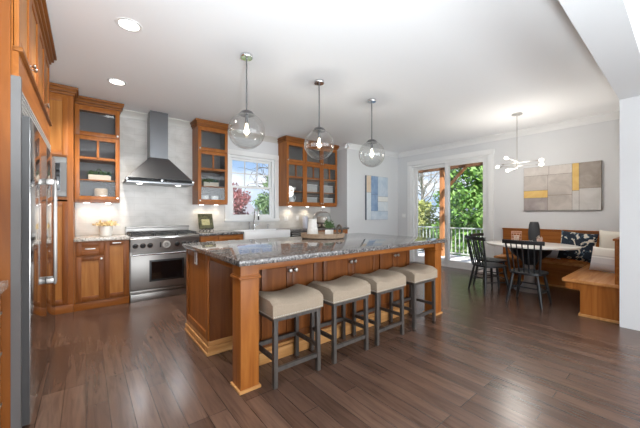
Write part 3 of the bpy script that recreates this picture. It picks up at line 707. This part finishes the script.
# table
T = thing('dining_table', 'oval white-topped pedestal dining table by the corner bench', 'table', (5.66, 1.62, 0))
ell = lambda a, c, n=56: [(a*math.cos(2*PI*k/n), c*math.sin(2*PI*k/n)) for k in range(n)]
MB().prism(ell(.56, .63), .722, .75, 2, .008).build('tabletop', mat('table_white', (.78, .74, .68), .25), T)
MB().lathe([(0, .722), (.30, .722), (.305, .70), (.27, .62), (.18, .53), (.11, .47), (.09, .42), (0, .42)], n=40).build('pedestal_bowl', black, T, label='black bowl-shaped top of the pedestal')
MB().lathe([(0, .42), (.08, .42), (.072, .30), (.08, .15), (.12, .06), (.20, .02), (.22, 0), (0, 0)], n=40).build('pedestal_base', mat('pedestal_grey', (.20, .17, .155), .4), T)
# chairs (local: facing +x)
def make_chair():
    t = thing('dining_chair', None, 'chair', (0, 0, 0), 0, 'black spindle-back dining chairs')
    pl = [(.215*math.copysign(abs(math.cos(a))**.62, math.cos(a))*(1.0), (.205 + .02*math.cos(a))*math.copysign(abs(math.sin(a))**.62, math.sin(a))) for a in [2*PI*k/40 for k in range(40)]]
    MB().prism(pl, .415, .445, 2, .009).build('seat', black, t)
    lp = [(0, .015), (.3, .021), (.6, .020), (1, .014)]
    def L(sx, sy): return Vector((sx*.145, sy*.14, .418)), Vector((sx*.205, sy*.205, 0))
    for sx in (-1, 1):
        for sy in (-1, 1): a, c = L(sx, sy); MB().turned(a, c, lp).build('leg', black, t)
    P = lambda sx, sy, f: L(sx, sy)[0].lerp(L(sx, sy)[1], f)
    for sy in (-1, 1): MB().rod(P(-1, sy, .55), P(1, sy, .55), .009).build('stretcher', black, t)
    MB().rod(P(-1, -1, .42), P(-1, 1, .42), .009).build('stretcher', black, t); MB().rod(P(1, -1, .42), P(1, 1, .42), .009).build('stretcher', black, t)
    for k in range(7):
        f = (k-3)/3; r_ = .014 if abs(f) == 1 else .0085
        MB().turned((-.175+.012*f*f, f*.172, .44), (-.262+.03*f*f, f*.205, .845), [(0, r_), (.4, r_*1.15), (1, r_*.85)], 8).build('spindle', black, t)
    b = MB(); A = []
    n = 12
    for k in range(n+1):
        f = -1+2*k/n; x = -.262+.03*f*f; y = f*.245; A.append((x, y))
    out = [(x-.011, y) for x, y in A] + [(x+.011, y) for x, y in A[::-1]]
    b.prism(out, .832, .885, 2, .005); b.build('top_rail', black, t)
    return t
ch = make_chair()
for k, (x, y, rz, lab) in enumerate(((4.835, 1.40, 0, 'black spindle-back chair nearest the camera with its back to the island'), (5.0, 1.985, -.58, 'black spindle-back chair at the left of the table, in front of the sliding door'), (5.56, 2.17, -PI/2, 'black spindle-back chair at the table end, behind the left chair'))):
    o = ch if k == 0 else copy_tree(ch)
    o.location = (x, y, 0); o.rotation_euler = (0, 0, rz); o['label'] = lab

# things on the table
TZ = .75
T = thing('table_vase', 'tall dark charcoal vase on the dining table', 'vase', (6.02, 1.66, TZ))
MB().lathe([(0, 0), (.06, 0), (.08, .06), (.085, .17), (.074, .30), (.06, .35), (.052, .352), (.06, .30), (.065, .1), (0, .02)], n=28).build('body', mat('charcoal_ceramic', (.035, .036, .04), .55), T)
T = thing('lantern', 'copper wire basket lantern on the dining table', 'lantern', (5.94, 1.90, TZ))
cop = mat('copper_wire', (.62, .36, .26), .35, .8); b = MB()
for z in (.004, .05, .10, .15, .18): b.tube([(.075*math.cos(a), .075*math.sin(a), z) for a in [2*PI*k/20 for k in range(21)]], .004, 6)
for k in range(10): a = 2*PI*k/10; a2 = a+.5; b.rod((.075*math.cos(a), .075*math.sin(a), 0), (.075*math.cos(a2), .075*math.sin(a2), .18), .0035, n=6); a2 = a-.5; b.rod((.075*math.cos(a), .075*math.sin(a), 0), (.075*math.cos(a2), .075*math.sin(a2), .18), .0035, n=6)
b.build('wire_basket', cop, T); MB().lathe([(0, 0.002), (.04, .002), (.04, .11), (0, .11)], n=20).build('candle', mat('candle_wax', (.75, .68, .6), .5), T)
T = thing('book', 'closed pale book lying on the dining table beside the dark vase', 'book', (5.75, 1.68, TZ), .3)
MB().box(-.11, .11, -.08, .08, 0, .006).build('cover', white, T); MB().box(-.107, .108, -.077, .077, .006, .03).build('pages', mat('paper', (.72, .68, .6), .8), T); MB().box(-.11, .11, -.08, .08, .03, .036).build('cover', white, T)
T = thing('bud_vase', 'small pink cup in front of the dark vase on the table', 'cup', (5.78, 1.52, TZ))
MB().lathe([(0, 0), (.03, 0), (.036, .05), (.04, .085), (.036, .085), (.03, .01), (0, .01)], n=20).build('body', mat('pink_ceramic', (.55, .36, .31), .5), T)
MB().leaves(24, lambda: (random.gauss(0, .022), random.gauss(0, .022), .1+random.gauss(0, .014)), .02).build('dried_petals', mat('dried_petals', (.6, .5, .42), .8), T)

# pillows
def pillow(name, m, label, loc, rot, w=.45, h=.45, t=.15, cat='pillow', n=16):
    b = MB(); F, K = {}, {}
    for i in range(n+1):
        for jx in range(n+1):
            u, v = -1+2*i/n, -1+2*jx/n
            th = t/2*((1-u**4)*(1-v**4))**.55; pin = 1-.07*(1-abs(v)**2)*abs(u)**3; pin2 = 1-.07*(1-abs(u)**2)*abs(v)**3
            x, z = u*w/2*pin, v*h/2*pin2
            F[i, jx] = b.bm.verts.new((x, -th, z)); K[i, jx] = b.bm.verts.new((x, th, z)) if 0 < i < n and 0 < jx < n else F[i, jx]
    for i in range(n):
        for jx in range(n):
            b._f([F[i, jx], F[i+1, jx], F[i+1, jx+1], F[i, jx+1]], True); b._f([K[i, jx+1], K[i+1, jx+1], K[i+1, jx], K[i, jx]], True)
    o = b.build(name, m, label=label, cat=cat, loc=loc, rot=rot, group='cushions on the corner bench'); return o
flor = mat('floral_cloth', (.5, .5, .5), .9)
r, n = noise_color(flor, 7, [(.42, (.012, .02, .035)), (.50, (.05, .09, .13)), (.54, (.62, .56, .46)), (.63, (.60, .55, .46)), (.66, (.02, .03, .05))], (1, 1, 1), 2, 1.8); LK(flor, r.outputs[0], BS(flor).inputs['Base Color']); r.color_ramp.interpolation = 'CONSTANT'
ivory = mat('ivory_cloth', (.74, .69, .60), .9); bandm = mat('striped_cloth', (.6, .58, .56), .9)
tcn = NN(bandm, 'ShaderNodeTexCoord'); sx_ = NN(bandm, 'ShaderNodeSeparateXYZ'); LK(bandm, tcn.outputs['Object'], sx_.inputs[0]); mr = NN(bandm, 'ShaderNodeMapRange'); mr.inputs['From Min'].default_value = -.22; mr.inputs['From Max'].default_value = .22
LK(bandm, sx_.outputs['Z'], mr.inputs[0]); r = ramp(bandm, [(0, (.52, .51, .53)), (.35, (.60, .58, .58)), (.52, (.78, .76, .72)), (.56, (.60, .56, .52)), (.6, (.74, .69, .62))]); r.color_ramp.interpolation = 'CONSTANT'; LK(bandm, mr.outputs[0], r.inputs[0]); LK(bandm, r.outputs[0], BS(bandm).inputs['Base Color'])
pillow('throw_pillow', flor, 'dark blue and cream floral throw pillow on the corner bench', (6.225, 1.13, .44+.275), (-.28, .10, -1.45), .46, .48, .15)
pillow('throw_pillow', ivory, 'plain ivory throw pillow against the end of the bench', (6.30, .735, .44+.285), (-.14, 0, -1.75), .33, .53, .12)
pillow('throw_pillow', bandm, 'pale grey banded pillow leaning in front of the ivory pillow', (5.56, .71, .44+.175), (-.22, 0, -2.0), .36, .34, .12)
pillow('throw_pillow', mat('grey_cloth', (.46, .46, .50), .9), 'grey cushion on the long bench below the table edge', (6.32, 1.53, .44+.165), (-.55, 0, -1.57), .36, .30, .12)

# paintings
def art(name, label, cat, mats, cells, w, h, loc, rotz, t=.04, group=None):
    T = thing(name, label, cat, loc, rotz, group)
    MB().box(0, w, -t, 0, 0, h).build('canvas_edge', mats[0], T)
    b = MB()
    for (x0, x1, z0, z1, k) in cells: b.mi = k-1; b.box(x0*w+.003, x1*w-.003, -t-.003, -t+.001, z0*h+.003, z1*h-.003)
    b.build('painted_face', mats[1:], T)
def blotch(name, a, c, sc=5):
    m = mat(name, a, .7); r, n = noise_color(m, sc, [(.3, a), (.7, c)], (1, 1, 1), 7, 1); LK(m, r.outputs[0], BS(m).inputs['Base Color']); return m
edge_b = mat('canvas_edge_brown', (.20, .165, .14), .7)
taupe = blotch('taupe_patch', (.40, .355, .32), (.55, .50, .455)); mauve = blotch('mauve_patch', (.25, .215, .215), (.42, .37, .35)); pale = blotch('pale_patch', (.52, .47, .43), (.66, .62, .58)); ochre = blotch('gold_patch', (.68, .42, .12), (.76, .54, .20)); brown_p = blotch('brown_patch', (.26, .22, .185), (.40, .35, .31)); lt = blotch('grey_patch', (.50, .475, .45), (.60, .575, .55))
# on the right wall, facing -X: local +x runs toward -Y
art('wall_art', 'wide taupe and gold abstract canvas above the corner bench', 'painting', [edge_b, pale, taupe, ochre, mauve, lt, brown_p],
    [(0, .36, .80, 1, 1), (.36, .66, .80, 1, 1), (.66, .745, .42, 1, 3), (.745, 1, .46, 1, 6), (0, .345, .46, .80, 2), (0, .345, .29, .46, 3), (0, .345, 0, .29, 4), (.345, .66, .34, .80, 2), (.345, .66, 0, .34, 2), (.66, .745, 0, .42, 5), (.745, 1, 0, .46, 5)],
    1.085, .81, (XR-.002, 1.975, 1.30), -PI/2)
edge_g = mat('canvas_edge_grey', (.13, .15, .18), .7); sky_p = blotch('pale_blue_patch', (.42, .52, .62), (.62, .68, .74)); blue_p = blotch('blue_patch', (.17, .27, .44), (.32, .43, .58)); sand = blotch('sand_patch', (.66, .52, .38), (.74, .62, .48)); ice = blotch('ice_patch', (.60, .66, .70), (.74, .77, .78)); wht = blotch('white_patch', (.74, .73, .68), (.80, .80, .77))
art('wall_art', 'tall blue and sand abstract canvas on the wall beyond the island', 'painting', [edge_g, sky_p, blue_p, sand, ice, wht],
    [(0, .2, .62, 1, 3), (0, .2, .0, .62, 4), (.2, .52, .58, 1, 2), (.52, 1, .54, 1, 1), (.2, .52, .2, .58, 2), (.52, 1, .42, .54, 5), (.52, 1, .2, .42, 4), (.2, 1, 0, .2, 1)],
    .80, 1.08, (5.30, YA-.002, 1.09), 0, .05)
# switches and outlets
def plate(name, label, loc, rotz, n=1, cat='switch'):
    T = thing(name, label, cat, loc, rotz); w = .07+.046*(n-1)
    MB().box(-w/2, w/2, -.006, 0, -.057, .057, .002).build('cover', outletm, T)
    for k in range(n): x = (k-(n-1)/2)*.046; MB().box(x-.016, x+.016, -.010, -.005, -.033, .033, .002).build('rocker', trimm, T)
plate('light_switch', 'white light switch on the wall left of the sliding door', (XR-.001, 4.72, 1.18), -PI/2, 2)
plate('wall_outlet', 'white outlet on the tile right of the window, nearer the window', (3.42, YB-.0125, 1.14), 0, 2, 'outlet'); plate('wall_outlet', 'white outlet on the tile right of the window, under the wide cabinet', (3.72, YB-.0125, 1.14), 0, 1, 'outlet')

# ================================================================== SMALL THINGS ON THE COUNTERS AND SHELVES
CZ = .93
r_, n_ = None, None
T = thing('flower_pot', 'white ribbed pot of cream dried flowers left of the range', 'flower pot', (.22, 5.10, CZ))
b = MB().lathe([(0, 0), (.062, 0), (.075, .03), (.085, .14), (.078, .142), (.07, .04), (0, .03)], n=32); b.build('pot', white, T)
MB().leaves(240, lambda: (random.gauss(0, .055), random.gauss(0, .045), .155+abs(random.gauss(0, .022))), .03).build('dried_flowers', mat('cream_petals', (.80, .62, .32), .8), T)
T = thing('recipe_book', 'open recipe book on a small stand right of the range', 'book', (1.66, 5.28, CZ), .1)
tilt = Matrix.Translation((0, 0, .05)) @ Matrix.Rotation(-.30, 4, 'X')
olive = blotch('book_cover_green', (.03, .035, .018), (.16, .15, .07), 22)
MB().box(-.125, .125, -.012, .012, 0, .27, 0, tilt).build('cover', olive, T); MB().box(-.08, .06, -.0145, -.011, .06, .17, 0, tilt).build('cover_picture', blotch('food_picture', (.32, .30, .12), (.55, .50, .30), 30), T)
T = thing('book_stand', 'curly black wire stand holding the recipe book', 'book stand', (1.66, 5.28, CZ), .1)
b = MB()
for sx in (-.09, -.03, .03, .09): b.tube([(sx, .10, .002), (sx, .02, .03), (sx, -.03, .045), (sx, -.06, .03), (sx+.015, -.055, .012), (sx, -.045, .005)], .004, 6)
b.tube([(-.1, .02, .032), (.1, .02, .032)], .004, 6); b.tube([(-.07, .13, .25), (-.09, .10, .002)], .004, 6); b.tube([(.07, .13, .25), (.09, .10, .002)], .004, 6); b.tube([(-.07, .132, .25), (.07, .132, .25)], .004, 6)
b.build('wire_frame', iron, T)
# tray and its things on the island
tray_c = (2.45, 3.02, CZ)
T = thing('round_tray', 'round woven wood tray near the back of the island', 'tray', tray_c)
trw = blotch('tray_wood', (.24, .16, .10), (.40, .29, .20), 20)
MB().lathe([(0, 0), (.27, 0), (.285, .008), (.29, .06), (.275, .062), (.268, .016), (0, .014)], n=48).build('bowl', trw, T)
T = thing('pitcher_vase', 'pale speckled tapered vase standing on the round tray', 'vase', (tray_c[0]-.10, tray_c[1]+.09, CZ+.0175))
MB().lathe([(0, 0), (.074, 0), (.078, .02), (.064, .12), (.052, .20), (.055, .225), (.047, .226), (.045, .19), (.06, .03), (0, .02)], n=32).build('body', blotch('speckled_ceramic', (.52, .50, .47), (.66, .64, .61), 40), T)
T = thing('potted_plant', 'small leafy plant in a square white pot on the tray', 'plant', (tray_c[0]+.07, tray_c[1]-.05, CZ+.0175), .5)
MB().prism([(-.042, -.042), (.042, -.042), (.042, .042), (-.042, .042)], 0, .085, 2, .006).build('pot', white, T)
MB().leaves(170, lambda: (max(-.055, min(.055, random.gauss(0, .036))), max(-.055, min(.055, random.gauss(0, .036))), .118+abs(random.gauss(0, .03))), .024).build('foliage', leafm, T)
T = thing('bead_garland', 'dark wooden bead chain heaped at the right of the tray', 'beads', (tray_c[0]+.172, tray_c[1]-.138, CZ+.022))
b = MB()
for k in range(34):
    if k < 22: a = 2*PI*k/22; p = (.022*math.cos(a)*.6, .062*math.cos(a), .078+.062*math.sin(a))
    else: a = 2*PI*(k-22)/12; p = (.03*math.cos(a), .03*math.sin(a), .0165)
    b.lathe([(0, -.015), (.0105, -.0105), (.015, 0), (.0105, .0105), (0, .015)], p, n=10)
b.build('beads', blotch('bead_wood', (.05, .038, .03), (.20, .16, .13), 30), T)
# far counter
T = thing('glass_cloche', 'large clear glass dome on a dark footed stand behind the tray plant', 'cloche', (4.10, 5.09, CZ))
MB().lathe([(0, 0), (.12, 0), (.12, .012), (.025, .03), (.025, .08), (.205, .095), (.205, .12), (0, .12)], n=40).build('stand', mat('stand_wood', (.08, .05, .035), .5), T)
MB().lathe([(.19, .121), (.20, .17), (.20, .25), (.17, .32), (.10, .355), (.02, .365), (.02, .372), (.03, .39), (.02, .405), (0, .41)], n=44).build('dome', jar_m, T)
MB().lathe([(0, .121), (.11, .121), (.115, .14), (.11, .24), (0, .255)], n=28).build('cake', mat('pale_cake', (.66, .56, .48), .8), T)
T = thing('canister', 'white canister on the counter below the wide glass cabinet', 'canister', (3.80, 5.30, CZ))
MB().lathe([(0, 0), (.055, 0), (.06, .01), (.06, .24), (.05, .25), (0, .25)], n=28).build('body', mat('lilac_white', (.66, .66, .74), .35), T); MB().lathe([(0, .251), (.056, .251), (.056, .27), (.012, .275), (.012, .295), (0, .297)], n=28).build('lid', white, T)
T = thing('cutting_board', 'pale cutting board leaning on the tile right of the glass dome', 'cutting board', (4.42, 5.41, CZ))
MB().box(-.13, .13, -.009, .009, 0, .20, .004, Matrix.Translation((0, 0, .003)) @ Matrix.Rotation(-.2, 4, 'X')).build('board', mat('pale_board', (.62, .52, .40), .5), T)

# things inside the glass cabinets
def trough(x, y, z, label, w=.26):
    T = thing('planter_box', label, 'planter', (x, y, z))
    MB().box(-w/2, w/2, -.055, .055, 0, .075, .008).build('box', cream, T)
    MB().leaves(130, lambda: (random.uniform(-w/2, w/2), random.gauss(0, .03), .095+random.gauss(0, .022)), .028).build('succulents', leafm, T)
    MB().leaves(40, lambda: (random.uniform(0, w/2), random.gauss(0, .03), .095+random.gauss(0, .018)), .024).build('blue_succulents', leaf2, T)
S1, S0 = UZ0+.318+.001, UZ0+.032+.001
trough(.155, 5.30, S1, 'cream planter box of succulents in the cabinet left of the hood')
trough(1.73, 5.30, S1, 'cream planter box of succulents in the cabinet right of the hood')
T = thing('label_canister', 'beige canister with a white label in the cabinet left of the hood', 'canister', (.17, 5.28, S0))
MB().lathe([(0, 0), (.075, 0), (.08, .01), (.08, .15), (.072, .165), (0, .17)], n=28).build('body', mat('beige_tin', (.50, .38, .26), .5), T); MB().box(-.01, .06, -.083, -.078, .02, .07).build('label_tag', white, T)
for x, lab in ((1.63, 'white pot on the lower shelf right of the hood, nearer the hood'), (1.80, 'white pot on the lower shelf right of the hood, nearer the window')):
    T = thing('white_pot', lab, 'pot', (x, 5.29, S0), group='white pots in the cabinet right of the hood')
    MB().lathe([(0, 0), (.05, 0), (.062, .02), (.066, .12), (.058, .122), (.055, .02), (0, .015)], n=24).build('body', white, T)
T = thing('pitcher', 'white pitcher on the lower shelf of the wide glass cabinet', 'pitcher', (3.42, 5.29, S0))
MB().lathe([(0, 0), (.05, 0), (.07, .04), (.072, .10), (.045, .17), (.05, .21), (.044, .21), (.04, .17), (0, .03)], n=24).build('body', white, T); MB().tube([(.045, 0, .19), (.10, 0, .18), (.115, 0, .12), (.07, 0, .07)], .009).build('handle', white, T)
for k in range(3):
    tag(MB().lathe([(0, 0), (.05, 0), (.095, .035), (.1, .05), (.094, .05), (.048, .008), (0, .008)], n=28).build('serving_bowl', white, loc=(3.43, 5.29, S1+k*.016)), ['bottom white bowl', 'middle white bowl', 'top white bowl'][k]+' of the stack in the wide glass cabinet', 'bowl', 'stacked white bowls')
binm = blotch('bin_linen', (.42, .42, .40), (.52, .52, .5), 60)
for cxb, cn_ in ((3.92, 'middle'), (4.385, 'right')):
    for z, sn in ((S0, 'lower'), (S1, 'upper')):
        T = thing('storage_bin', 'pale grey storage bin behind the %s door, %s shelf' % (cn_, sn), 'bin', (cxb, 5.30, z), group='storage bins in the wide glass cabinet')
        MB().prism([(-.145, -.09), (.145, -.09), (.145, .09), (-.145, .09)], 0, .15, 2, .006).build('box', binm, T); MB().box(-.15, .15, -.095, .095, .15, .165, .003).build('lid', white, T)

# ================================================================== OUTSIDE
struct('deck', MB().box(XR+.15, 9.35, -2.0, 9.0, -.20, -.10), blotch('deck_boards', (.66, .63, .60), (.78, .75, .72), 9))
struct('ground', MB().box(-40, 60, YB+3, 60, -1.3, -1.0).box(9.36, 60, -30, YB+3.0, -1.3, -1.0), blotch('lawn_ground', (.10, .16, .04), (.20, .25, .08), 2))
T = thing('deck_railing', 'white deck railing with thin balusters beyond the sliding door', 'railing', (9.05, 0, -.10))
rail_m = mat('railing_white', (.46, .50, .46), .4)
y0, y1 = 1.5, 8.9
MB().box(-.045, .045, y0, y1, .87, .91, .005).build('top_rail', rail_m, T); MB().box(-.025, .025, y0, y1, .08, .12).build('bottom_rail', rail_m, T)
k = 0; yy = y0+.06
while yy < y1:
    MB().box(-.012, .012, yy-.012, yy+.012, .12, .87).build('baluster', rail_m, T); yy += .125
T = thing('pergola', 'cedar pergola with rafters over the deck', 'pergola', (0, 0, 0))
for (px, py) in ((8.85, 4.87), (8.85, .4)):
    b = MB().box(px-.07, px+.07, py-.07, py+.07, -.10, 2.62, .008); b.build('post', cedar, T)
    MB().bar((px, py-.05, 1.95), (px, py-.72, 2.62), .07, .07).build('brace', cedar, T)
MB().box(8.78, 8.92, -.5, 6.2, 2.62, 2.84).build('beam', cedar_d, T)
for k in range(11):
    yy = -.2+k*.6; MB().box(XR+.16, 9.3, yy-.03, yy+.03, 2.84, 3.02).build('rafter', wood('cedar_x%d' % k, (.20, .09, .045), (.32, .15, .075), (.42, .21, .11), 0, .7) if k == 0 else bpy.data.materials['cedar_x0'], T)
for k in range(5): xx = 7.0+k*.5; MB().box(xx-.02, xx+.02, -.4, 6.1, 3.02, 3.06).build('batten', cedar, T)

def tree(name, label, loc, h, trunk_r, blobs, leaf_m, size, n, bark=None, group=None, cat='tree', branches=0):
    T = thing(name, label, cat, loc, 0, group); bark = bark or mat('bark', (.12, .09, .07), .9)
    MB().tube([(0, 0, -.1), (.05, .03, h*.4), (-.03, .05, h*.8), (0, 0, h)], .1, 8, [trunk_r*1.2, trunk_r, trunk_r*.6, trunk_r*.2]).build('trunk', bark, T)
    if branches:
        b = MB()
        for _ in range(branches):
            a = random.uniform(0, 2*PI); z = random.uniform(.3, .85)*h; L = random.uniform(.35, .6)*h*(1.1-z/h)
            p = Vector((0, 0, z)); d = Vector((math.cos(a), math.sin(a), random.uniform(.3, .9)))
            q = [p]
            for s_ in range(4): d = (d+Vector((random.gauss(0, .25), random.gauss(0, .25), random.gauss(0, .15)))).normalized(); q.append(q[-1]+d*L/4)
            b.tube(q, .02, 5, [trunk_r*.4*(1-.22*i) for i in range(5)])
            for s_ in range(4):
                st_ = q[1+s_ % 4]; e = d+Vector((random.gauss(0, .7), random.gauss(0, .7), random.gauss(0, .5))); e.normalize(); b.tube([st_, st_+e*L*.25+Vector((0, 0, .05)), st_+e*L*.5], .01, 4, [trunk_r*.16, trunk_r*.12, trunk_r*.05])
        b.build('branches', bark, T)
    if leaf_m:
        def fn():
            c, rx, rz = random.choice(blobs)
            while True:
                v = Vector((random.uniform(-1, 1), random.uniform(-1, 1), random.uniform(-1, 1)))
                if .35 < v.length < 1: break
            return (c[0]+v.x*rx, c[1]+v.y*rx, c[2]+v.z*rz)
        MB().leaves(n, fn, size).build('foliage', leaf_m, T)
    return T
def rb(n, r, z0, z1, s0, s1):
    o = []
    for k in range(n):
        f = k/(n-1); a = random.uniform(0, 2*PI); rr = r*(1-f*.75)*random.uniform(.3, 1)
        o.append(((rr*math.cos(a), rr*math.sin(a), z0+(z1-z0)*f), s0+(s1-s0)*f, (s0+(s1-s0)*f)*.7))
    return o
def leafmat(name, a, c):
    m = mat(name, a, .6); r, n = noise_color(m, 1.5, [(.3, a), (.7, c)], (1, 1, 1), 4); LK(m, r.outputs[0], BS(m).inputs['Base Color']); return m
L1 = leafmat('bright_green_leaf', (.07, .19, .035), (.21, .37, .075)); L2 = leafmat('dark_green_leaf', (.03, .09, .025), (.07, .16, .05)); L3 = leafmat('yellow_green_leaf', (.25, .30, .07), (.40, .42, .15)); L4 = leafmat('red_leaf', (.19, .06, .07), (.36, .15, .15)); L5 = leafmat('soft_green_leaf', (.10, .19, .08), (.21, .31, .15))
tree('leafy_tree', 'bright green leafy tree filling the right sliding door pane', (13.6, 5.6, -1), 6.0, .14, rb(34, 1.9, .8, 6.4, 1.15, .6), L1, .12, 11000)
tree('evergreen_tree', 'dark green evergreen behind the railing at the sliding door', (18.6, 9.6, -1), 6.6, .12, rb(14, 1.0, .8, 4.9, .95, .35), L2, .12, 2600)
tree('bare_tree', 'bare branching tree seen through the left sliding door pane', (22.5, 14.2, -1), 9.5, .13, [], None, .1, 0, branches=44, bark=mat('grey_bark', (.34, .31, .29), .9))
tree('flowering_shrub', 'yellow-green shrub beyond the railing at the left pane', (14.7, 9.25, -1), 1.3, .06, rb(12, 1.0, .5, 2.6, 1.0, .6), L3, .09, 4200, cat='shrub')
tree('plum_tree', 'red-leaved tree seen in the left of the sink window', (6.2, 15.6, -1), 2.6, .10, rb(16, 1.5, 1.3, 3.6, 1.0, .5), L4, .09, 4200)
tree('garden_tree', 'soft green tree seen in the right of the sink window', (9.9, 17.0, -1), 4.6, .12, rb(26, 1.7, .6, 4.9, 1.1, .35), L5, .11, 6500, branches=10)
tree('distant_tree', 'bare-topped tree rising behind the green garden tree', (12.6, 22, -1), 9.0, .14, [], None, .1, 0, branches=24, bark=mat('dark_bark', (.08, .07, .06), .9))
T = thing('neighbor_house', 'grey-roofed house seen low through the sink window', 'house', (6.6, 21, -1))
MB().box(-3, 3, -2, 2, 0, 1.5).build('walls', mat('siding', (.6, .6, .58), .8), T); MB().prism([(-2.5, 1.45), (2.5, 1.45), (0, 3.0)], -3.3, 3.3, 0).build('roof', mat('shingle_grey', (.20, .20, .22), .9), T)
